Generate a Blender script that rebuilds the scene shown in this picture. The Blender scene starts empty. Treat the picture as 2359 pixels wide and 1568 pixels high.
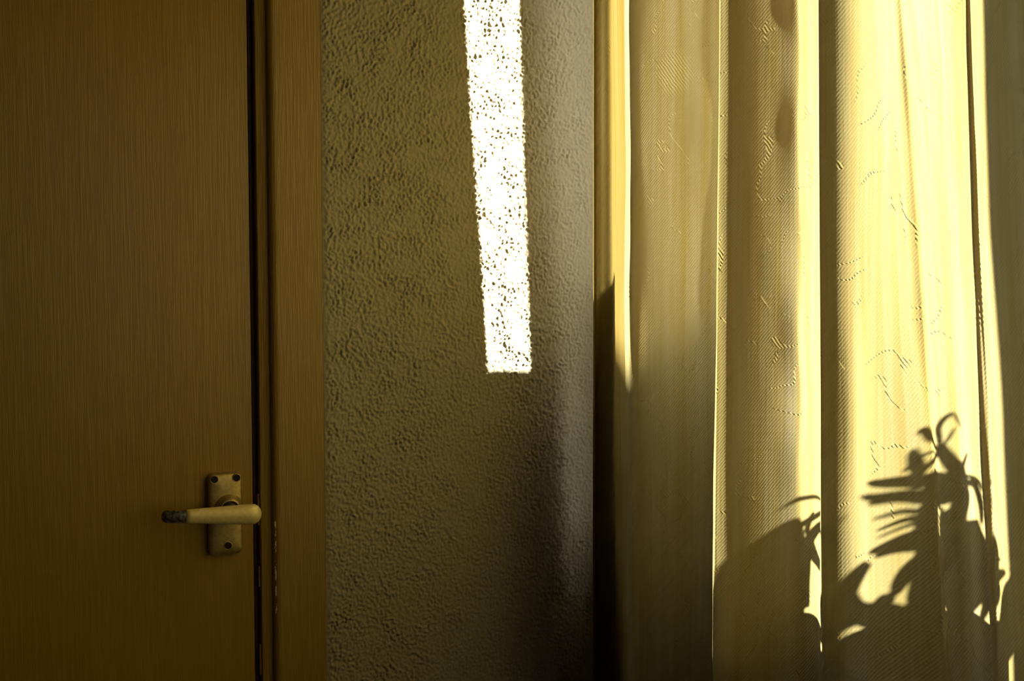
import bpy, bmesh, math, random
import numpy as np
from mathutils import Vector, Matrix, noise

# ------------------------------------------------------------------ camera, world, sun, exposure
scn = bpy.context.scene
COL = scn.collection
W, H, F = 2359, 1568, 2600.0
CX, CY, EYE = -0.827, -1.43, 1.40            # camera stands 1.43 m from the door wall
YAW, PITCH = math.radians(24.0), math.radians(3.3)
fwd = Vector((math.sin(YAW)*math.cos(PITCH), math.cos(YAW)*math.cos(PITCH), -math.sin(PITCH)))
rgt = Vector((math.cos(YAW), -math.sin(YAW), 0))
upv = rgt.cross(fwd)
cd = bpy.data.cameras.new('camera'); cam = bpy.data.objects.new('camera', cd); COL.objects.link(cam)
cam.matrix_world = Matrix(((rgt.x, upv.x, -fwd.x, CX), (rgt.y, upv.y, -fwd.y, CY), (rgt.z, upv.z, -fwd.z, EYE), (0, 0, 0, 1)))
cd.sensor_width = 36.0; cd.lens = F/W*36.0; cd.clip_start = 0.02
scn.camera = cam

world = bpy.data.worlds.new('sky'); scn.world = world; world.use_nodes = True
bg = world.node_tree.nodes['Background']
bg.inputs['Color'].default_value = (0.92, 0.97, 1.0, 1); bg.inputs['Strength'].default_value = 1.3

PHI, ELEV = math.radians(25.0), math.radians(33.0)
SUN = Vector((-math.cos(PHI)*math.cos(ELEV), math.sin(PHI)*math.cos(ELEV), -math.sin(ELEV)))   # travel direction
sl = bpy.data.lights.new('sun', 'SUN'); sl.energy = 110.0; sl.angle = math.radians(0.7); sl.color = (1.0, 0.965, 0.90)
so = bpy.data.objects.new('sun', sl); COL.objects.link(so)
so.rotation_euler = SUN.to_track_quat('-Z', 'Y').to_euler(); so.location = (6, -3, 5)

vs = scn.view_settings
vs.view_transform = 'Standard'; vs.look = 'None'; vs.gamma = 1.0; vs.use_curve_mapping = False; vs.exposure = 0.0

# ------------------------------------------------------------------ helpers
def hit(u, v, axis, val):
    """world point where the sight line of a measured photo position meets the plane axis=val"""
    d = fwd*F + rgt*(u-W/2) + upv*(H/2-v)
    o = Vector((CX, CY, EYE)); t = (val-o[axis])/d[axis]
    return o + d*t

def tag(o, label=None, cat=None, group=None, kind=None):
    if label: o['label'] = label
    if cat: o['category'] = cat
    if group: o['group'] = group
    if kind: o['kind'] = kind
    return o

def link_mesh(name, verts, faces, mat, parent=None, smooth=False, uvs=None):
    me = bpy.data.meshes.new(name); me.from_pydata(verts, [], faces); me.update()
    if smooth: me.polygons.foreach_set('use_smooth', [True]*len(me.polygons))
    if mat: me.materials.append(mat)
    o = bpy.data.objects.new(name, me); COL.objects.link(o)
    if parent: o.parent = parent
    return o

def bm_obj(name, bm, mat, parent=None, smooth=False, bevel=0.0, seg=2):
    if bevel > 0:
        bmesh.ops.bevel(bm, geom=list(bm.edges), offset=bevel, segments=seg, affect='EDGES', profile=0.5)
    bmesh.ops.recalc_face_normals(bm, faces=bm.faces)
    me = bpy.data.meshes.new(name); bm.to_mesh(me); bm.free()
    if smooth: me.polygons.foreach_set('use_smooth', [True]*len(me.polygons))
    me.materials.append(mat)
    o = bpy.data.objects.new(name, me); COL.objects.link(o)
    if parent: o.parent = parent
    return o

def box_bm(x0, x1, y0, y1, z0, z1, bm=None):
    bm = bm or bmesh.new()
    m = Matrix.Translation(((x0+x1)/2, (y0+y1)/2, (z0+z1)/2)) @ Matrix.Diagonal((x1-x0, y1-y0, z1-z0, 1))
    bmesh.ops.create_cube(bm, size=1, matrix=m)
    return bm

def box(name, x0, x1, y0, y1, z0, z1, mat, parent=None, bevel=0.0):
    return bm_obj(name, box_bm(x0, x1, y0, y1, z0, z1), mat, parent, bevel=bevel)

def sweep(pts, radii, n=10, ratio=1.0, flat=None, cap=True, bm=None):
    """elliptical tube along pts; radii along 'flat' direction, thickness = radii*ratio"""
    bm = bm or bmesh.new(); rings = []
    for i, p in enumerate(pts):
        t = (Vector(pts[min(i+1, len(pts)-1)]) - Vector(pts[max(i-1, 0)])).normalized()
        a = Vector(flat) if flat else Vector((0.31, 0.2, 0.93))
        b = t.cross(a)
        if b.length < 1e-4: b = t.cross(Vector((1, 0, 0.1)))
        b.normalize(); c = t.cross(b).normalized()
        rings.append([bm.verts.new(Vector(p) + b*math.cos(q)*radii[i] + c*math.sin(q)*radii[i]*ratio)
                      for q in [2*math.pi*k/n for k in range(n)]])
    for r0, r1 in zip(rings, rings[1:]):
        for k in range(n): bm.faces.new((r0[k], r0[(k+1) % n], r1[(k+1) % n], r1[k]))
    if cap: bm.faces.new(rings[0][::-1]); bm.faces.new(rings[-1])
    return bm

def lathe(profile, cx, cy, n=40, bm=None):
    bm = bm or bmesh.new(); rings = []
    for r, z in profile:
        rings.append([bm.verts.new((cx+r*math.cos(2*math.pi*k/n), cy+r*math.sin(2*math.pi*k/n), z)) for k in range(n)])
    for r0, r1 in zip(rings, rings[1:]):
        for k in range(n): bm.faces.new((r0[k], r0[(k+1) % n], r1[(k+1) % n], r1[k]))
    bm.faces.new(rings[0][::-1]); bm.faces.new(rings[-1])
    return bm

def crv(pts, n=12):
    """Catmull-Rom through 3-D points"""
    P = [Vector(p) for p in pts]; P = [P[0]*2-P[1]] + P + [P[-1]*2-P[-2]]; out = []
    for i in range(1, len(P)-2):
        for k in range(n):
            t = k/n; a, b, c, d = P[i-1], P[i], P[i+1], P[i+2]
            out.append(0.5*((2*b)+(c-a)*t+(2*a-5*b+4*c-d)*t*t+(3*b-a-3*c+d)*t**3))
    out.append(P[-2]); return out

# ------------------------------------------------------------------ materials
class M:
    def __init__(s, name):
        s.m = bpy.data.materials.new(name); s.m.use_nodes = True; s.t = s.m.node_tree; s.t.nodes.clear()
        s.out = s.n('ShaderNodeOutputMaterial')
    def n(s, typ, ins=None, **kw):
        nd = s.t.nodes.new(typ)
        for k, v in kw.items(): setattr(nd, k, v)
        for k, v in (ins or {}).items():
            if isinstance(v, bpy.types.NodeSocket): s.t.links.new(v, nd.inputs[k])
            else: nd.inputs[k].default_value = v
        return nd
    def coord(s, kind='Object', scale=(1, 1, 1), rot=(0, 0, 0)):
        tc = s.n('ShaderNodeTexCoord')
        return s.n('ShaderNodeMapping', {'Vector': tc.outputs[kind], 'Scale': scale, 'Rotation': rot}).outputs[0]
    def noise(s, vec, scale, detail=3, rough=0.55, dist=0.0):
        return s.n('ShaderNodeTexNoise', {'Vector': vec, 'Scale': scale, 'Detail': detail, 'Roughness': rough, 'Distortion': dist}).outputs['Fac']
    def ramp(s, fac, stops):
        r = s.n('ShaderNodeValToRGB', {'Fac': fac}); e = r.color_ramp.elements
        while len(e) < len(stops): e.new(0.5)
        for q, (p, c) in zip(e, stops):
            q.position = p; q.color = c if len(c) == 4 else (*c, 1)
        return r.outputs['Color']
    def math(s, op, a, b=None, c=None):
        d = {0: a}
        if b is not None: d[1] = b
        if c is not None: d[2] = c
        return s.n('ShaderNodeMath', d, operation=op).outputs[0]
    def bump(s, h, strength, dist, normal=None):
        d = {'Height': h, 'Strength': strength, 'Distance': dist}
        if normal is not None: d['Normal'] = normal
        return s.n('ShaderNodeBump', d).outputs[0]
    def surf(s, sh): s.t.links.new(sh, s.out.inputs['Surface']); return s.m
    def pbr(s, **k):
        return s.n('ShaderNodeBsdfPrincipled', {kk.replace('_', ' '): v for kk, v in k.items()}).outputs[0]

def mat_stucco():
    m = M('stippled cream wall paint'); c = m.coord()
    col = m.ramp(m.noise(c, 3.0, 4), [(0.3, (0.27, 0.232, 0.142)), (0.7, (0.31, 0.27, 0.172))])
    b = m.bump(m.noise(c, 420, 3, 0.6), 0.35, 0.0008)
    return m.surf(m.pbr(Base_Color=col, Roughness=0.75, Normal=b, **{'Specular_IOR_Level': 0.3}))

def mat_wood(name, c0, c1, rough=0.42, bs=0.8):
    m = M(name); c = m.coord(scale=(1, 1, 0.035)); c2 = m.coord(scale=(1, 1, 0.12))
    g = m.noise(c, 480, 3, 0.6); g2 = m.noise(c2, 45, 4, 0.6, 0.6)
    lines = m.ramp(g, [(0.42, (0, 0, 0)), (0.62, (1, 1, 1))])
    mix = m.n('ShaderNodeMix', {'Factor': m.math('MULTIPLY', lines, g2), 'A': (*c0, 1), 'B': (*c1, 1)}, data_type='RGBA')
    mix.inputs[6].default_value = (*c0, 1); mix.inputs[7].default_value = (*c1, 1)
    h = m.math('ADD', m.math('MULTIPLY', lines, 0.6), m.math('MULTIPLY', g2, 0.5))
    return m.surf(m.pbr(Base_Color=mix.outputs[2], Roughness=rough, Normal=m.bump(h, bs, 0.0009),
                        Coat_Weight=0.0, **{'Specular_IOR_Level': 0.5}))

def mat_plain(name, c, rough=0.6, metal=0.0, nscale=60, var=0.15, bump=0.15):
    m = M(name); co = m.coord(); f = m.noise(co, nscale, 4)
    d = tuple(x*(1-var) for x in c); l = tuple(min(1, x*(1+var)) for x in c)
    return m.surf(m.pbr(Base_Color=m.ramp(f, [(0.3, d), (0.7, l)]), Roughness=rough, Metallic=metal, Normal=m.bump(m.noise(co, nscale*6, 2), bump, 0.0006)))

def mat_fabric():
    m = M('damask curtain fabric'); uv = m.coord('UV')
    # slubs running along the warp (vertical) and weft
    slub = m.noise(m.coord('UV', (420, 9, 1)), 1.0, 3, 0.6)
    slub2 = m.noise(m.coord('UV', (60, 1.4, 1)), 1.0, 3, 0.6)
    weft = m.noise(m.coord('UV', (10, 500, 1)), 1.0, 2, 0.5)
    twill = m.n('ShaderNodeTexWave', {'Vector': m.coord('UV', (1, 1, 1), (0, 0, math.radians(38))), 'Scale': 130, 'Distortion': 1.5, 'Detail': 1}, bands_direction='X').outputs['Fac']
    # leaf and scroll motifs woven into the cloth
    vor = m.n('ShaderNodeTexVoronoi', {'Vector': m.coord('UV', (9, 7, 1)), 'Scale': 1.0, 'Randomness': 0.8}, feature='F1')
    leaf = m.ramp(vor.outputs['Distance'], [(0.14, (1, 1, 1)), (0.24, (0, 0, 0))])
    contour = m.noise(m.coord('UV', (24, 19, 1)), 1.0, 1, 0.4, 0.8)
    line = m.math('LESS_THAN', m.math('ABSOLUTE', m.math('SUBTRACT', contour, 0.5)), 0.014)
    seg = m.ramp(m.noise(m.coord('UV', (26, 19, 1)), 1.0, 1), [(0.50, (0, 0, 0)), (0.56, (1, 1, 1))])
    strokes = m.math('MULTIPLY', line, seg)
    rope = m.n('ShaderNodeTexWave', {'Vector': m.coord('UV', (1, 1, 1), (0, 0, math.radians(-35))), 'Scale': 105, 'Distortion': 2.5, 'Detail': 1}, bands_direction='X').outputs['Fac']
    motif = m.math('ADD', m.math('MULTIPLY', m.math('MULTIPLY', leaf, rope), 0.45), m.math('MULTIPLY', strokes, m.math('ADD', m.math('MULTIPLY', rope, 0.7), 0.3)))
    h = m.math('ADD', m.math('MULTIPLY', twill, 0.30), motif)
    h = m.math('ADD', h, m.math('MULTIPLY', slub, 0.35))
    h = m.math('ADD', h, m.math('MULTIPLY', weft, 0.2))
    nrm = m.bump(h, 0.6, 0.0011)
    fac = m.math('ADD', m.math('MULTIPLY', slub2, 0.7), m.math('MULTIPLY', slub, 0.3))
    tcol = m.ramp(fac, [(0.30, (0.071, 0.050, 0.011)), (0.5, (0.083, 0.067, 0.026)), (0.72, (0.095, 0.083, 0.046))])
    froom = m.ramp(fac, [(0.3, (0.070, 0.048, 0.015)), (0.7, (0.095, 0.072, 0.032))])
    side = m.n('ShaderNodeNewGeometry').outputs['Backfacing']           # room side of the cloth; the other side is its plain dull back
    dmix = m.n('ShaderNodeMix', {'Factor': side}, data_type='RGBA')
    dmix.inputs[6].default_value = (0.035, 0.026, 0.010, 1); m.t.links.new(froom, dmix.inputs[7]); dcol = dmix.outputs[2]
    tr = m.n('ShaderNodeBsdfTranslucent', {'Color': tcol, 'Normal': nrm}).outputs[0]
    df = m.n('ShaderNodeBsdfDiffuse', {'Color': dcol, 'Normal': nrm}).outputs[0]
    sh = m.n('ShaderNodeAddShader', {0: tr, 1: df}).outputs[0]
    return m.surf(sh)

def mat_glass():
    m = M('window glass')
    fr = m.n('ShaderNodeFresnel', {'IOR': 1.45}).outputs[0]
    tr = m.n('ShaderNodeBsdfTransparent', {'Color': (0.97, 0.98, 0.97, 1)}).outputs[0]
    gl = m.n('ShaderNodeBsdfGlossy', {'Roughness': 0.02}).outputs[0]
    return m.surf(m.n('ShaderNodeMixShader', {0: fr, 1: tr, 2: gl}).outputs[0])

def mat_leaf(name, c, tc):
    m = M(name); co = m.coord(); f = m.noise(co, 40, 3)
    col = m.ramp(f, [(0.3, tuple(x*0.7 for x in c)), (0.7, c)])
    p = m.pbr(Base_Color=col, Roughness=0.45)
    tr = m.n('ShaderNodeBsdfTranslucent', {'Color': (*tc, 1)}).outputs[0]
    return m.surf(m.n('ShaderNodeMixShader', {0: 0.12, 1: p, 2: tr}).outputs[0])

def mat_handle(name, c, worn, lo, hi, rough, metal):
    m = M(name); co = m.coord(); f = m.noise(co, 260, 4, 0.65)
    col = m.ramp(f, [(lo, c), (hi, worn)])
    return m.surf(m.pbr(Base_Color=col, Roughness=rough, Metallic=metal, Normal=m.bump(m.noise(co, 900, 2), 0.12, 0.0004)))

def mat_frame_wear():
    m = M('worn painted wood of the door frame'); c = m.coord(scale=(1, 1, 0.04))
    g = m.noise(c, 420, 3, 0.6)
    lines = m.ramp(g, [(0.45, (0, 0, 0)), (0.62, (1, 1, 1))])
    # chipped paint along the rounded edge at handle height and below
    sep = m.n('ShaderNodeSeparateXYZ', {0: m.coord()})
    chipx = m.math('LESS_THAN', m.math('ABSOLUTE', m.math('SUBTRACT', sep.outputs[0], -0.5218)), 0.0009)
    chipz = m.math('MULTIPLY', m.math('LESS_THAN', sep.outputs[2], 1.085), m.math('GREATER_THAN', sep.outputs[2], 0.965))
    chipn = m.math('GREATER_THAN', m.noise(m.coord(scale=(1, 1, 0.5)), 260, 2), 0.52)
    chip = m.math('MULTIPLY', m.math('MULTIPLY', chipx, chipz), chipn)
    mix = m.n('ShaderNodeMix', {'Factor': lines}, data_type='RGBA')
    mix.inputs[6].default_value = (0.23, 0.136, 0.016, 1); mix.inputs[7].default_value = (0.27, 0.17, 0.025, 1)
    mx2 = m.n('ShaderNodeMix', {'Factor': chip}, data_type='RGBA')
    m.t.links.new(mix.outputs[2], mx2.inputs[6]); mx2.inputs[7].default_value = (0.9, 0.85, 0.7, 1)
    return m.surf(m.pbr(Base_Color=mx2.outputs[2], Roughness=0.45, Normal=m.bump(lines, 0.35, 0.0006)))

WALL = mat_stucco()
PLAIN = mat_plain('brown room paint', (0.16, 0.11, 0.05), 0.8)
DOOR = mat_wood('grained painted door', (0.245, 0.145, 0.013), (0.30, 0.19, 0.026), 0.30, 0.25)
FRAME = mat_frame_wear()
SEAL = mat_plain('brown door seal', (0.16, 0.085, 0.03), 0.5)
DARK = mat_plain('painted hole shade', (0.010, 0.006, 0.003), 0.9)
FABRIC = mat_fabric()
GLASS = mat_glass()
_h = M('pale bounce backing'); _n = _h.bump(_h.noise(_h.coord(), 600, 2), 0.2, 0.0005)
BOUNCE = _h.surf(_h.n('ShaderNodeAddShader', {0: _h.n('ShaderNodeBsdfTranslucent', {'Color': (0.52, 0.46, 0.30, 1), 'Normal': _n}).outputs[0],
                                            1: _h.n('ShaderNodeBsdfDiffuse', {'Color': (0.47, 0.46, 0.42, 1), 'Normal': _n}).outputs[0]}).outputs[0])  # pale so that the added strip throws sunlight back at the wall
WFRAME = mat_plain('dark brown window wood', (0.035, 0.022, 0.010), 0.5)
REVEAL = mat_plain('cream reveal plaster', (0.30, 0.265, 0.19), 0.85)
FLOOR = mat_plain('brown carpet', (0.16, 0.09, 0.035), 0.95, nscale=200)
CEIL = mat_plain('ceiling paint', (0.22, 0.17, 0.09), 0.9)
BRASS = mat_handle('brassy gold handle plate', (0.40, 0.29, 0.10), (0.60, 0.48, 0.22), 0.35, 0.85, 0.40, 0.8)
LEVER = mat_handle('cream gold lever finish', (0.62, 0.50, 0.18), (0.74, 0.62, 0.30), 0.35, 0.65, 0.42, 0.25)
TIP = mat_handle('worn bare metal lever tip', (0.06, 0.05, 0.035), (0.42, 0.42, 0.38), 0.40, 0.75, 0.35, 0.7)
POT = mat_plain('terracotta', (0.22, 0.10, 0.05), 0.8)
SOIL = mat_plain('potting soil', (0.06, 0.04, 0.025), 1.0, nscale=250, var=0.5, bump=0.8)
LEAF = mat_leaf('green plant leaf', (0.10, 0.22, 0.05), (0.25, 0.40, 0.06))
STEM = mat_plain('plant stem', (0.16, 0.22, 0.07), 0.6)
GLAZE = mat_plain('glazed stoneware', (0.25, 0.16, 0.09), 0.3)
RENDERW = mat_plain('grey outdoor render', (0.10, 0.09, 0.08), 0.9, nscale=10)
GROUND = mat_plain('outdoor lawn', (0.014, 0.018, 0.008), 0.95, nscale=5)

# ------------------------------------------------------------------ the room shell
XL, YB, ZC = -2.7, -3.3, 2.45          # left wall, back wall, ceiling
JAMB0, JAMB1 = -0.0907, -0.0715          # window jamb is slightly out of plumb (upper, lower)
SILL, HEAD, WT = EYE-0.32, 2.26, 0.30
WY = -1.75                             # far jamb of the window
DX = -0.546                            # door edge
CAS0, CAS1 = -0.515, -0.457            # casing face
YD = 0.022                             # door face

tag(box('floor', XL, 0, YB, 0.0, -0.05, 0.0, FLOOR), kind='structure')
tag(box('ceiling', XL, WT, YB-0.1, 0.1, ZC, ZC+0.1, CEIL), kind='structure')
tag(box('wall_left', XL-0.1, XL, YB, 0.1, -0.05, ZC, PLAIN), kind='structure')

# back wall with a narrow tall window opening behind the photographer
bx0, bx1, bz0, bz1 = CX+0.18, CX+0.46, 0.95, 2.25
bm = box_bm(XL, bx0, YB-0.1, YB, -0.05, ZC); box_bm(bx1, WT, YB-0.1, YB, -0.05, ZC, bm)
box_bm(bx0, bx1, YB-0.1, YB, -0.05, bz0, bm); box_bm(bx0, bx1, YB-0.1, YB, bz1, ZC, bm)
tag(bm_obj('wall_back', bm, PLAIN), kind='structure')
w2 = tag(box('window_2', bx0, bx1, YB-0.08, YB-0.074, bz0, bz1, GLASS), kind='structure')
box('window_frame', bx0, bx0+0.012, YB-0.09, YB-0.05, bz0, bz1, WFRAME, w2)
box('window_frame', bx1-0.012, bx1, YB-0.09, YB-0.05, bz0, bz1, WFRAME, w2)

# door wall: relief mesh in view, plain pieces above, over the door and below
zr0, zr1, step = 0.80, 1.90, 0.00125
xs = np.arange(CAS1, 0.0004, step); zs = np.arange(zr0, zr1+1e-6, step)
X, Z = np.meshgrid(xs, zs)
def band_noise(lam, width, seed, stretch=1.0):
    """isotropic band-limited noise, feature size lam metres, unit variance"""
    rng = np.random.RandomState(seed); sp = np.fft.fft2(rng.randn(*X.shape))
    fz = np.fft.fftfreq(X.shape[0], step)[:, None]*stretch; fx = np.fft.fftfreq(X.shape[1], step)[None, :]
    f = np.hypot(fx, fz); f0 = 1/lam
    n = np.real(np.fft.ifft2(sp*np.exp(-((f-f0)/(f0*width))**2)))
    return n/n.std()
n1 = band_noise(0.0095, 0.45, 1, 1.25); n2 = band_noise(0.0055, 0.5, 2, 1.15); n3 = band_noise(0.003, 0.4, 3); n4 = band_noise(0.05, 0.8, 4)
blob = np.tanh(0.9*n1+0.6*n2)
amp = np.clip(0.9+0.25*n4, 0.45, 1.5)
hgt = 0.0016 + (0.00050*blob + 0.00020*n2 + 0.00010*n3)*amp*(1+0.7*np.clip((-0.26-X)/0.06, 0, 1))
edge = np.clip((X-CAS1)/0.006, 0, 1); near = np.clip((0.012-X)/0.10, 0.25, 1)
hgt = hgt*edge*near
Y = 0.001 - hgt
vv = np.stack([X, Y, Z], -1).reshape(-1, 3); nr, nc = X.shape
idx = np.arange(nr*nc).reshape(nr, nc)
q = np.stack([idx[:-1, :-1], idx[:-1, 1:], idx[1:, 1:], idx[1:, :-1]], -1).reshape(-1, 4)
me = bpy.data.meshes.new('wall_front'); me.vertices.add(len(vv)); me.vertices.foreach_set('co', vv.ravel().astype(np.float32))
me.loops.add(q.size); me.loops.foreach_set('vertex_index', q.ravel().astype(np.int32))
me.polygons.add(len(q)); me.polygons.foreach_set('loop_start', np.arange(0, q.size, 4, dtype=np.int32))
me.polygons.foreach_set('loop_total', np.full(len(q), 4, dtype=np.int32)); me.update(calc_edges=True)
me.polygons.foreach_set('use_smooth', np.ones(len(q), dtype=bool)); me.materials.append(WALL)
bm = bmesh.new(); bm.from_mesh(me)
box_bm(CAS1, 0.0, 0.002, 0.12, -0.05, ZC, bm)                       # body of the wall
box_bm(CAS1, 0.0, 0.0, 0.002, -0.05, zr0, bm); box_bm(CAS1, 0.0, 0.0, 0.002, zr1, ZC, bm)
box_bm(XL, CAS1, 0.0, 0.12, 2.12, ZC, bm); box_bm(XL, -1.50, 0.0, 0.12, -0.05, 2.12, bm)
bm.to_mesh(me); bm.free()
wf = bpy.data.objects.new('wall_front', me); COL.objects.link(wf); tag(wf, kind='structure')

# window wall on the right (thick, with a deep reveal)
def prism(name, poly_lo, poly_hi, z0, z1, mat, parent=None):
    n = len(poly_lo)
    v = [(x, y, z0) for x, y in poly_lo] + [(x, y, z1) for x, y in poly_hi]
    f = [tuple(range(n))[::-1], tuple(range(n, 2*n))] + [(k, (k+1) % n, n+(k+1) % n, n+k) for k in range(n)]
    return v, f
bm = bmesh.new()
v, f = prism('', [(0, 0.12), (0, JAMB1), (WT, JAMB1), (WT, 0.12)], [(0, 0.12), (0, JAMB0), (WT, JAMB0), (WT, 0.12)], SILL, HEAD, None)
bv = [bm.verts.new(p) for p in v]
for ff in f: bm.faces.new([bv[i] for i in ff])
box_bm(0, WT, YB, 0.12, -0.05, SILL-0.03, bm); box_bm(0, WT, YB, 0.12, HEAD, ZC, bm)
box_bm(0, WT, YB, WY, SILL-0.03, HEAD, bm); box_bm(0, WT, JAMB1, 0.12, SILL-0.03, SILL, bm)
tag(bm_obj('wall_right', bm, REVEAL), kind='structure')

# the window: frame, mullion, panes, sill
MUL = -0.969
gx = 0.25
wn = bpy.data.objects.new('window_1', None); COL.objects.link(wn); wn.location = (gx, -0.9, SILL); tag(wn, kind='structure')
def wpart(name, *a, mat=WFRAME, bevel=0.003):
    o = box(name, *a, mat, None, bevel); o.parent = wn; o.matrix_parent_inverse = Matrix.Translation((-gx, 0.9, -SILL)); return o
wpart('window_sill', -0.025, gx+0.03, WY+0.002, JAMB1-0.002, SILL-0.028, SILL, bevel=0.004)
wpart('bottom_rail', gx, gx+0.045, WY+0.004, JAMB1-0.004, SILL+0.0005, SILL+0.05)
wpart('top_rail', gx, gx+0.045, WY+0.004, JAMB1-0.004, HEAD-0.05, HEAD-0.002)
wpart('mullion', gx-0.004, gx+0.049, MUL-0.13, MUL, SILL+0.05, HEAD-0.05)
wpart('window_stile', gx, gx+0.045, WY+0.004, WY+0.05, SILL+0.05, HEAD-0.05)
wpart('pane', gx+0.02, gx+0.024, MUL, JAMB1-0.003, SILL+0.05, HEAD-0.05, mat=GLASS, bevel=0)
wpart('pane', gx+0.02, gx+0.024, WY+0.05, MUL-0.13, SILL+0.05, HEAD-0.05, mat=GLASS, bevel=0)

# outdoors: paving and the neighbouring wall whose top edge shades the lower left of the curtain
tag(box('ground', WT, 30, -25, 25, -0.4, -0.3, GROUND), kind='structure')
NX = 3.2
ny0 = -0.39 - (NX+0.10)*math.tan(PHI)
nz = EYE - 0.085 + (NX+0.10)/math.cos(PHI)*math.tan(ELEV)
bm = bmesh.new(); vv_ = []
for x_ in (NX, NX+0.25):
    for y_, z_ in ((ny0, -0.3), (ny0+3.0, -0.3), (ny0+3.0, nz-0.5), (ny0, nz+0.035)): vv_.append(bm.verts.new((x_, y_, z_)))
bm.faces.new(vv_[:4]); bm.faces.new(vv_[4:])
for k_ in range(4): bm.faces.new((vv_[k_], vv_[(k_+1) % 4], vv_[4+(k_+1) % 4], vv_[4+k_]))
tag(bm_obj('neighbour_wall', bm, RENDERW), kind='structure')

# ------------------------------------------------------------------ door, casing, handle
door = tag(box('door_1', -1.42, DX, YD, YD+0.042, 0.01, 2.08, DOOR, bevel=0.0012), kind='structure')
# casing with rounded inner edge
def casing(xa, xb, name, z0, z1, mirror=1):
    prof = [(xb, 0.11), (xb, 0.0), (xa+0.0, 0.0)]
    for k in range(1, 9):
        a = k/8*math.pi/2; prof.append((xa-0.010*math.sin(a), 0.010*(1-math.cos(a))))
    prof += [(xa-0.0225, 0.0135), (xa-0.0235, 0.0150), (xa-0.0235, 0.040), (xa-0.060, 0.066), (xa-0.060, 0.11)]
    n = len(prof); v = [(x, y, z0) for x, y in prof]+[(x, y, z1) for x, y in prof]
    fs = [tuple(range(n)), tuple(range(n, 2*n))[::-1]]+[(k, n+k, n+(k+1) % n, (k+1) % n) for k in range(n)]
    o = link_mesh(name, v, fs, FRAME)
    b = bmesh.new(); b.from_mesh(o.data); bmesh.ops.recalc_face_normals(b, faces=b.faces); b.to_mesh(o.data); b.free(); return o
tr = tag(casing(CAS0, CAS1-0.0006, 'trim_1', 0.0, 2.12), kind='structure')
tag(box('trim_2', -1.50, -1.423, 0.0, 0.11, 0.0, 2.12, FRAME), kind='structure')
tag(box('trim_3', -1.422, CAS0-0.03, 0.0, 0.11, 2.083, 2.12, FRAME), kind='structure')
# seal strip in the gap, with dark slits beside it where it stands away from the frame
gl, gr = DX+0.0008, CAS0-0.0236
bm = sweep([(DX+0.0042, YD+0.009, z) for z in np.linspace(0.02, 2.07, 40)], [0.0028]*40, n=10)
bm_obj('door_seal', bm, SEAL, tr, smooth=True)
random.seed(4)
zz = [(hit(596, 0, 1, 0.02).z+0.4, hit(596, 1135, 1, 0.02).z), (hit(598, 1210, 1, 0.02).z, hit(598, 1300, 1, 0.02).z), (hit(598, 1352, 1, 0.02).z, hit(598, 1480, 1, 0.02).z)]
for a, b in [(1136, 1208), (1302, 1350), (1482, 1552)]:
    za, zb = hit(597, a, 1, 0.02).z, hit(597, b, 1, 0.02).z
    box('strike_plate' if a == 1136 else 'seal_packing', CAS0-0.0262, CAS0-0.0234, 0.0165, 0.030, zb, za, SEAL, tr, 0.0006)

# handle -------------------------------------------------------------
hc = hit(517, 1180, 1, YD)
PW, PH, PT = 0.0425, 0.1045, 0.009
def plate_mesh():
    """rounded rectangular plate with domed face, no holes cut: black discs set on later paint their shade"""
    bm = bmesh.new(); N = 48; rings = []
    def outline(w, h, r):
        pts = []
        for cxs, czs, a0 in ((1, 1, 0), (-1, 1, 90), (-1, -1, 180), (1, -1, 270)):
            for k in range(12):
                a = math.radians(a0+k*90/11); pts.append((cxs*(w/2-r)+r*math.cos(a), czs*(h/2-r)+r*math.sin(a)))
        return pts
    for w, h, r, d in ((PW, PH, 0.0075, 0), (PW, PH, 0.0075, 0.0080), (PW-0.0012, PH-0.0012, 0.007, 0.0098), (PW-0.004, PH-0.004, 0.0062, 0.0110),
                       (PW-0.010, PH-0.010, 0.005, 0.0118), (PW-0.022, PH-0.022, 0.004, 0.0125), (0.010, 0.06, 0.003, 0.0128)):
        rings.append([bm.verts.new((hc.x+x, YD-d, hc.z+z)) for x, z in outline(w, h, r)])
    for r0, r1 in zip(rings, rings[1:]):
        for k in range(48): bm.faces.new((r0[k], r0[(k+1) % 48], r1[(k+1) % 48], r1[k]))
    bm.faces.new(rings[-1])
    return bm
plate = bm_obj('door_handle', plate_mesh(), BRASS, door, smooth=True)
plate['label'] = 'worn brassy lever handle on a short rounded backplate'
def disc_y(x, z, y0, y1, r0, r1, bm=None, n=28, cap=True):
    bm = bm or bmesh.new(); R = []
    for (y, r) in ((y0, r0), (y1, r1)):
        R.append([bm.verts.new((x+r*math.cos(2*math.pi*k/n), y, z+r*math.sin(2*math.pi*k/n))) for k in range(n)])
    for k in range(n): bm.faces.new((R[0][k], R[0][(k+1) % n], R[1][(k+1) % n], R[1][k]))
    if cap: bm.faces.new(R[0]); bm.faces.new(R[1][::-1])
    return bm
def ring_y(x, z, prof, bm=None, n=32):
    """lathe about an axis along y; prof = (radius, y)"""
    bm = bm or bmesh.new(); R = []
    for r, y in prof: R.append([bm.verts.new((x+r*math.cos(2*math.pi*k/n), y, z+r*math.sin(2*math.pi*k/n))) for k in range(n)])
    for a, b in zip(R, R[1:]):
        for k in range(n): bm.faces.new((a[k], a[(k+1) % n], b[(k+1) % n], b[k]))
    return bm
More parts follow.
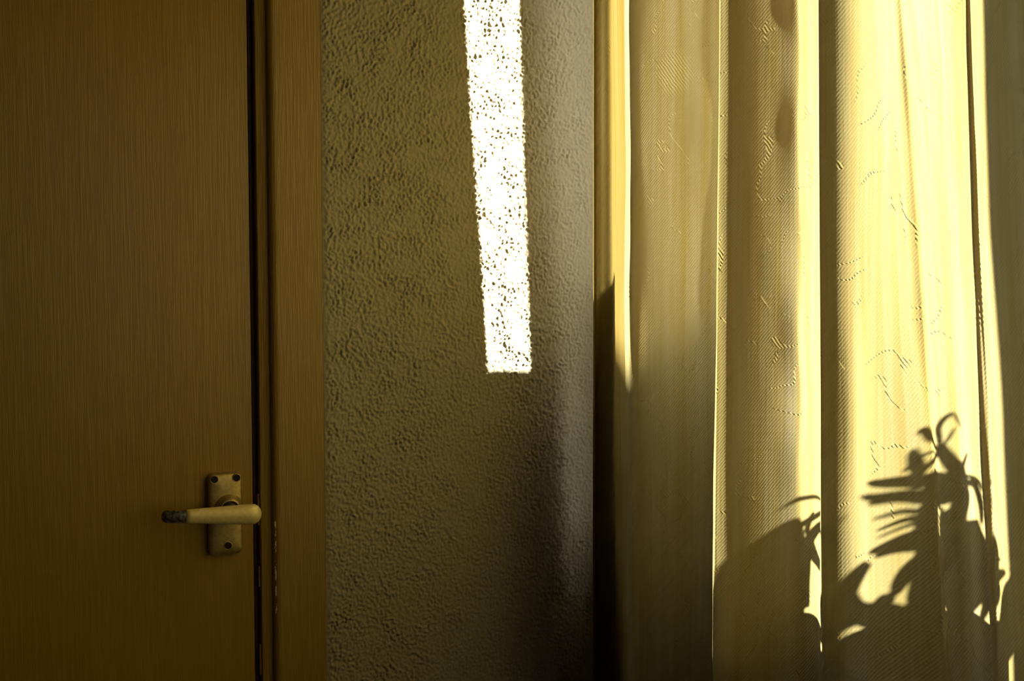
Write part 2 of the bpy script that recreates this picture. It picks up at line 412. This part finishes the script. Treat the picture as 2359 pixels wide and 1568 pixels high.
for (u, v) in ((493.5, 1104), (544.5, 1100), (525, 1256)):
    s = hit(u, v, 1, YD-0.0118)
    hole = bm_obj('screw_hole_shade', disc_y(s.x, s.z, YD-0.0130, YD-0.006, 0.0044, 0.0036), DARK, plate, smooth=False)  # black plug, its colour stands in for the shade inside a hole
    rim = ring_y(s.x, s.z, [(0.0044, YD-0.0128), (0.0047, YD-0.0133), (0.0052, YD-0.0127), (0.0056, YD-0.0110)])
    bm_obj('hole_rim', rim, BRASS, plate, smooth=True)
sp = hit(527, 1170, 1, YD-0.012)
col = ring_y(sp.x, sp.z, [(0.0185, YD-0.0115), (0.0172, YD-0.0140), (0.0145, YD-0.0165), (0.0125, YD-0.0215), (0.0110, YD-0.0222), (0.0100, YD-0.0150)])
bm_obj('collar', col, BRASS, plate, smooth=True)
neck = ring_y(sp.x, sp.z, [(0.0085, YD-0.010), (0.0080, YD-0.030), (0.0090, YD-0.042)])
bm_obj('lever_neck', neck, TIP, plate, smooth=True)
# lever: fat rounded end by the door edge, tapering to a dark worn tip
YLV = YD-0.048
A = hit(581, 1184, 1, YLV); B = hit(428, 1189, 1, YLV); C = hit(383, 1192, 1, YLV)
k = 0.00051
cent = [A+Vector((0.0115, 0, 0)), A+Vector((0.0105, 0, 0)), A+Vector((0.0075, 0, 0)), A+Vector((0.003, 0, 0))]; rad = [0.0010, 0.0058, 0.0100, 0.0125]
for t in np.linspace(0.04, 1, 14): cent.append(A.lerp(B, float(t))); rad.append(0.0131*(1-t)+0.0084*t)
bmv = sweep(cent, rad, n=28, ratio=0.62, flat=(0, 1, 0))
lev = bm_obj('lever', bmv, LEVER, plate, smooth=True)
lev['label'] = 'cream gold tapering lever bar'
cent = [B+Vector((0.004, 0.0004, 0)), B, B.lerp(C, 0.35)+Vector((0, 0.001, 0)), B.lerp(C, 0.7)+Vector((0, 0.003, 0)), C+Vector((0, 0.006, 0)), C+Vector((-0.0016, 0.0085, 0))]
rad = [0.0079, 0.0080, 0.0078, 0.0077, 0.0077, 0.0068]
tp = bm_obj('lever_tip', sweep(cent, rad, n=24, ratio=0.55, flat=(0, 1, 0)), TIP, plate, smooth=True)
tp['label'] = 'worn dark bare metal tip of the lever'

# ------------------------------------------------------------------ the curtain
# plan position of the cloth, measured at the top and at the foot of the photograph:
# (u at top, u at foot, distance of cloth from the window wall at top, at foot)
K = [
 (1367, 1366, -0.1025, -0.0870),
 (1371, 1371, -0.1055, -0.0890),
 (1380, 1379, -0.0985, -0.0830),
 (1392, 1396, -0.0926, -0.0742),
 (1406, 1416, -0.0860, -0.0646),
 (1411, 1421, -0.0880, -0.0760),
 (1418, 1427, -0.1040, -0.0920),
 (1438, 1443, -0.1420, -0.1380),
 (1442, 1447, -0.1580, -0.1540),
 (1450, 1455, -0.1610, -0.1570),
 (1472, 1476, -0.1512, -0.1474),
 (1490, 1494, -0.1432, -0.1392),
 (1560, 1562, -0.1120, -0.1082),
 (1640, 1632, -0.0774, -0.0774),
 (1668, 1660, -0.0654, -0.0652),
 (1668, 1658, -0.0954, -0.0952),
 (1663, 1648, -0.1274, -0.1272),
 (1657, 1642, -0.1600, -0.1560),
 (1658.5, 1643.5, -0.1630, -0.1590),
 (1663, 1648, -0.1616, -0.1576),
 (1682, 1666, -0.1550, -0.1512),
 (1700, 1690, -0.1478, -0.1414),
 (1745, 1738, -0.1300, -0.1218),
 (1795, 1782, -0.1112, -0.1048),
 (1840, 1832, -0.0948, -0.0860),
 (1850, 1843, -0.0930, -0.0840),
 (1884, 1882, -0.0906, -0.0812),
 (1894, 1902, -0.1240, -0.1240),
 (1891, 1899, -0.1490, -0.1490),
 (1885, 1893, -0.1680, -0.1680),
 (1886, 1894, -0.1710, -0.1710),
 (1890, 1898, -0.1698, -0.1698),
 (1903, 1911, -0.1654, -0.1652),
 (1930, 1940, -0.1560, -0.1552),
 (1960, 1968, -0.1478, -0.1474),
 (2010, 2020, -0.1398, -0.1390),
 (2065, 2170, -0.1350, -0.1090),
 (2077, 2183, -0.1322, -0.1068),
 (2086, 2192, -0.1368, -0.1105),
 (2112, 2210, -0.1362, -0.1075),
 (2150, 2240, -0.1340, -0.1020),
 (2222, 2288, -0.1340, -0.1000),
 (2225, 2292, -0.1332, -0.0990),
 (2232, 2299, -0.1310, -0.0968),
 (2235, 2302, -0.1304, -0.0962),
 (2262, 2326, -0.1345, -0.1010),
 (2330, 2390, -0.1370, -0.1060),
 (2420, 2480, -0.1500, -0.1300),
 (2560, 2600, -0.1400, -0.1400),
]
YT, YBm = 0, 1568
top = []; bot = []
for (ut, ub, xt, xb) in K:
    top.append(hit(ut, YT, 0, xt)); bot.append(hit(ub, YBm, 0, xb))
# the cloth goes on in regular folds towards the other end of the window
ylast = top[-1].y; yy = ylast; sgn = 1
while yy > WY-0.12:
    yy -= 0.07; sgn = -sgn
    for L in (top, bot): L.append(Vector((-0.125-0.032*sgn, yy, L[-1].z)))
CT, CB = ZC-0.06, 0.06
def plan(z):
    pts = []
    for i, (a, b) in enumerate(zip(top, bot)):
        t = (z-a.z)/(b.z-a.z); t = max(-0.35, min(1.35, t))
        x = a.x+(b.x-a.x)*t; y = a.y+(b.y-a.y)*t
        w = noise.noise(Vector((i*0.7, 0.3, z*5.5)))*0.0025 + noise.noise(Vector((i*0.9, 5.3, z*14)))*0.0008
        w2 = noise.noise(Vector((i*0.6, 9.3, z*4.0)))*0.0022
        if i in (24, 25): w2 += noise.noise(Vector((0.4, 2.0, z*11)))*0.005
        if i < 6: w *= 0.3; w2 *= 0.3
        if 17 < i < 24 or 29 < i < 34: w *= 0.15; w2 *= 0.15
        pts.append((x+w, y+w2))
    return pts
NS = 9
def spline(P):
    P = np.array(P); P = np.vstack([2*P[0]-P[1], P, 2*P[-1]-P[-2]]); out = []
    ts = np.arange(NS)/NS
    for i in range(1, len(P)-2):
        p0, p1, p2, p3 = P[i-1], P[i], P[i+1], P[i+2]
        d0 = max(np.linalg.norm(p1-p0), 1e-5)**.5; d1 = max(np.linalg.norm(p2-p1), 1e-5)**.5; d2 = max(np.linalg.norm(p3-p2), 1e-5)**.5
        m1 = (p2-p1)/d1 - (p2-p0)/(d0+d1) + (p1-p0)/d0; m2 = (p3-p2)/d2 - (p3-p1)/(d1+d2) + (p2-p1)/d1
        m1 *= d1; m2 *= d1
        t = ts[:, None]
        out.append((2*t**3-3*t**2+1)*p1+(t**3-2*t**2+t)*m1+(-2*t**3+3*t**2)*p2+(t**3-t**2)*m2)
    out.append(P[-2][None, :]); return np.vstack(out)
rowsz = np.concatenate([np.linspace(CT, 1.85, 12), np.linspace(1.845, 0.85, 220), np.linspace(0.84, CB, 14)])
grid = []
for z in rowsz:
    s = spline(plan(float(z))); grid.append(np.column_stack([s, np.full(len(s), z)]))
grid = np.array(grid); nr, nc = grid.shape[:2]
mid = grid[120]; seg = np.r_[0, np.cumsum(np.linalg.norm(np.diff(mid[:, :2], axis=0), axis=1))]
idx = np.arange(nr*nc).reshape(nr, nc)
faces = np.stack([idx[:-1, :-1], idx[:-1, 1:], idx[1:, 1:], idx[1:, :-1]], -1).reshape(-1, 4)
cur = link_mesh('curtain', grid.reshape(-1, 3).tolist(), faces.tolist(), FABRIC, smooth=True)
uvl = cur.data.uv_layers.new(name='UVMap')
li = np.empty(len(cur.data.loops), dtype=np.int32); cur.data.loops.foreach_get('vertex_index', li)
U = np.tile(seg, nr); V = np.repeat(rowsz, nc)
uvl.data.foreach_set('uv', np.stack([U[li], V[li]], -1).ravel().astype(np.float32))
tag(cur, 'tall yellow damask curtain hanging in folds, glowing in sunlight, plant shadows on its lower right', 'curtain')
# unseen pale strip added behind the free edge, bouncing sun onto the wall
hv = []; NH = 66
for i in range(nr):
    g = grid[i, :NH+1]; t2 = np.gradient(g[:, :2], axis=0); t2 /= np.maximum(np.linalg.norm(t2, axis=1, keepdims=True), 1e-6)
    off = 0.0016*np.minimum(1, np.arange(NH+1)/6.0)+0.0002
    for k_ in range(NH):
        hv.append((g[k_, 0]-t2[k_, 1]*off[k_], g[k_, 1]+t2[k_, 0]*off[k_], g[k_, 2]))
hf = [(i*NH+j, i*NH+j+1, (i+1)*NH+j+1, (i+1)*NH+j) for i in range(nr-1) for j in range(NH-1)]
hm = link_mesh('bounce_strip', hv, hf, BOUNCE, cur, smooth=True)
# loose thread at the second fold
th = hit(1641, 1372, 0, -0.157); th2 = hit(1634, 1392, 0, -0.160); th0 = hit(1645, 1364, 0, -0.153)
bm_obj('loose_thread', sweep(crv([th0, th, th2], 6), [0.00025]*13, n=5), FABRIC, cur)
# rail carrying the curtain under the ceiling
rail = box('curtain_rail', -0.16, -0.10, WY-0.2, -0.03, ZC-0.056, ZC, WFRAME, bevel=0.003)
tag(rail, 'pale ceiling rail that the yellow curtain hangs from', 'curtain rail')

# ------------------------------------------------------------------ things on the sill, behind the cloth
KV = [K[i] for i in range(len(K)) if i == 0 or K[i][1] > max(k_[1] for k_ in K[:i])]
def shade(u, v, xp, xc=None):
    """point in the plane x=xp whose sun shadow falls on the cloth at the measured place"""
    if xc is None:
        q_ = v/1568.0; us = [k_[0]+(k_[1]-k_[0])*q_ for k_ in KV]; xs_ = [k_[2]+(k_[3]-k_[2])*q_ for k_ in KV]
        xc = float(np.interp(u, us, xs_))
    p = hit(u, v, 0, xc); t = (xp-p.x)/(-SUN.x)
    return p - SUN*t
def pot(name, cx, cy, rt, h, label, z0=SILL):
    o = bpy.data.objects.new(name, None); COL.objects.link(o); o.location = (cx, cy, z0)
    inv = Matrix.Translation((-cx, -cy, -z0))
    rb = rt*0.72
    prof = [(rb, z0), (rt*0.93, z0+h-0.022), (rt, z0+h-0.022), (rt, z0+h), (rt-0.005, z0+h), (rt-0.007, z0+h-0.012)]
    def add(n, b, m, sm=True):
        c = bm_obj(n, b, m, o, smooth=sm); c.matrix_parent_inverse = inv; return c
    add('pot', lathe(prof, cx, cy), POT, False)
    add('soil', lathe([(rt-0.008, z0+h-0.016), (rt*0.6, z0+h-0.006), (rt*0.2, z0+h-0.002)], cx, cy), SOIL)
    tag(o, label, 'potted plant', 'plants on the window sill')
    return o, add
def blade(add, pts, w, name='leaf', mat=None, ratio=0.16, tip=0.25, n=8):
    c = crv(pts, 6); m = len(c); rr = []
    for i in range(m):
        t = i/(m-1); rr.append(w*max(tip, math.sin(math.pi*min(0.98, 0.12+0.80*t))**0.6))
    rr[-1] *= 0.4
    # broad side faces the sun
    b = bmesh.new(); rings = []
    for i, p in enumerate(c):
        t = (c[min(i+1, m-1)]-c[max(i-1, 0)]).normalized(); a = t.cross(SUN)
        a = a.normalized() if a.length > 1e-4 else Vector((0, 0, 1)); d = t.cross(a).normalized()
        rings.append([b.verts.new(p+a*math.cos(q)*rr[i]+d*math.sin(q)*rr[i]*ratio) for q in [2*math.pi*k/n for k in range(n)]])
    for r0, r1 in zip(rings, rings[1:]):
        for k in range(n): b.faces.new((r0[k], r0[(k+1) % n], r1[(k+1) % n], r1[k]))
    b.faces.new(rings[0][::-1]); b.faces.new(rings[-1])
    return add(name, b, mat or LEAF)
def Q(X, Y): return (1760+0.426*X, 900+0.426*Y)
def path(pl, xp, dx=0.0):
    out = []
    for i, (a, b) in enumerate(pl):
        u, v = Q(a, b); out.append(shade(u, v, xp+dx*i/(max(1, len(pl)-1))))
    return out
PX = 0.10
r = random.Random(7)
# large plant: curling strap leaves
u0, v0 = Q(880, 1185); pc = shade(u0, v0, PX-0.082) + Vector((0, -0.012, 0))
rimz = pc.z
potA, addA = pot('potted_plant', PX, pc.y, 0.084, max(0.07, rimz-SILL), 'large potted plant behind the right end of the curtain, strap leaves curling above the pot')
S = 0.426/2600*1.1   # metres per crop unit at the cloth
A_ = [
 ([(960, 320), (950, 250), (945, 200), (975, 150), (1020, 122)], 17, 0.02), ([(1012, 120), (1040, 150), (1062, 205)], 8, 0.02),
 ([(955, 310), (905, 265), (855, 225), (812, 238)], 19, -0.02), ([(970, 300), (1005, 245), (1034, 195)], 9, 0.03),
 ([(945, 335), (880, 345), (820, 356)], 7, -0.03), ([(950, 335), (895, 395), (835, 455)], 15, 0.02),
 ([(1050, 470), (1075, 400), (1101, 330)], 11, -0.02),
 ([(835, 470), (810, 400), (790, 322)], 27, 0.02), ([(815, 395), (775, 420), (738, 445)], 11, 0.0),
 ([(1100, 470), (900, 490), (760, 495), (560, 495)], 29, -0.03), ([(1090, 560), (900, 580), (750, 575), (520, 570)], 30, 0.02),
 ([(980, 640), (840, 595), (700, 590), (560, 612)], 17, 0.03),
 ([(980, 700), (850, 665), (730, 660), (580, 695)], 13, 0.03), ([(960, 740), (840, 700), (740, 708), (600, 760)], 13, -0.03),
 ([(960, 780), (850, 730), (760, 738), (600, 800)], 10, 0.02), ([(960, 820), (860, 790), (740, 810), (560, 880)], 30, -0.02),
 ([(900, 860), (800, 850), (700, 860), (590, 900)], 24, 0.0),
 ([(1060, 460), (1160, 470), (1200, 530)], 10, -0.02), ([(1040, 520), (1140, 500), (1180, 600), (1185, 720)], 22, 0.02),
 ([(960, 470), (1000, 480), (1080, 560), (1070, 700)], 34, -0.01), ([(900, 450), (960, 500), (900, 620), (900, 800)], 50, 0.01),
 ([(1120, 470), (1170, 480), (1205, 520)], 12, 0.01), ([(1200, 860), (1225, 850), (1252, 846)], 12, 0.0), ([(1200, 930), (1240, 925), (1272, 915)], 12, 0.0),
 ([(860, 880), (780, 960), (730, 1040), (705, 1110)], 34, 0.0),
 ([(850, 700), (900, 900), (860, 1100), (830, 1200)], 60, 0.01), ([(1000, 640), (1010, 850), (960, 1050), (930, 1230)], 75, -0.01),
 ([(1120, 700), (1130, 850), (1090, 1000), (1000, 1200)], 80, 0.02), ([(1160, 760), (1200, 900), (1180, 1060), (1080, 1220)], 48, 0.0),
 ([(840, 480), (930, 530), (1010, 560)], 40, 0.0),
 ([(1000, 1250), (1100, 1150), (1190, 1050), (1205, 900)], 55, 0.0), ([(1250, 1500), (1300, 1400), (1340, 1200), (1330, 1000)], 60, 0.0),
 ([(1180, 1230), (1225, 1120), (1245, 1020), (1300, 980)], 34, 0.0), ([(1240, 1400), (1290, 1250), (1310, 1100), (1380, 1000)], 50, 0.0),
 ([(820, 1240), (650, 1200), (500, 1180), (380, 1120)], 44, 0.01), ([(700, 1280), (560, 1230), (430, 1250), (330, 1180)], 50, -0.01),
 ([(560, 930), (500, 1000), (430, 1100), (420, 1220)], 40, 0.0), ([(600, 1160), (640, 1130), (700, 1140)], 26, 0.0),
]
for pl, w, dx in A_: blade(addA, path(pl, PX, dx), w*S*0.82)
stem = crv(path([(950, 300), (1010, 390), (1060, 460), (1050, 700), (980, 1000), (940, 1220)], PX), 6)
addA('stem', sweep(stem, list(np.linspace(0.0040, 0.0065, len(stem))), n=8), STEM)
# smaller plant, seen only as a sliver of shadow on the bright strip
u0, v0 = Q(225, 1283); pc = shade(u0, v0, PX-0.060)
potB, addB = pot('potted_plant', PX, pc.y, 0.060, max(0.06, pc.z-SILL), 'small potted plant behind the narrow bright strip of curtain')
def path2(pl, xp, dx=0.0): return [shade(*Q(a, b), xp+dx*i) for i, (a, b) in enumerate(pl)]
for pl, w in [([(120, 610), (180, 588), (245, 582), (305, 640)], 15), ([(320, 650), (260, 690), (180, 735), (120, 760)], 20),
              ([(330, 760), (260, 770), (230, 720), (260, 660)], 20), ([(300, 1000), (270, 900), (240, 800), (300, 720)], 46),
              ([(215, 1180), (205, 1050), (210, 900), (190, 830)], 46), ([(130, 1220), (130, 1000), (120, 850), (60, 740)], 60),
              ([(330, 1000), (330, 900), (340, 800), (400, 700)], 50),
              ([(60, 1420), (30, 1250), (40, 1050), (-10, 850)], 70), ([(-60, 1500), (-90, 1350), (-80, 1150), (-140, 960)], 80)]:
    blade(addB, path2(pl, PX, 0.004), w*S*0.8)
st = crv(path2([(215, 1000), (190, 1120), (190, 1290)], PX), 6)
addB('stem', sweep(st, [0.004]*len(st), n=8), STEM)

# thin upright board with a slightly arched top: it cuts off the streak of sunlight on the wall
by, bx0_, bx1_, zt = -0.131, 0.004, 0.136, EYE+0.064
bm = bmesh.new(); prof = [(bx0_, SILL), (bx1_, SILL)]
for k in range(13):
    q = k/12; prof.append((bx1_+(bx0_-bx1_)*q, zt+0.0055*math.sin(math.pi*q)))
fr = [bm.verts.new((x, by, z)) for x, z in prof]; bk = [bm.verts.new((x, by-0.016, z)) for x, z in prof]
bm.faces.new(fr); bm.faces.new(bk[::-1])
for k in range(len(prof)): bm.faces.new((fr[k], fr[(k+1) % len(prof)], bk[(k+1) % len(prof)], bk[k]))
tag(bm_obj('upright_board', bm, GLAZE), 'thin upright board with arched top on the sill beside the jamb, behind the curtain', 'board')
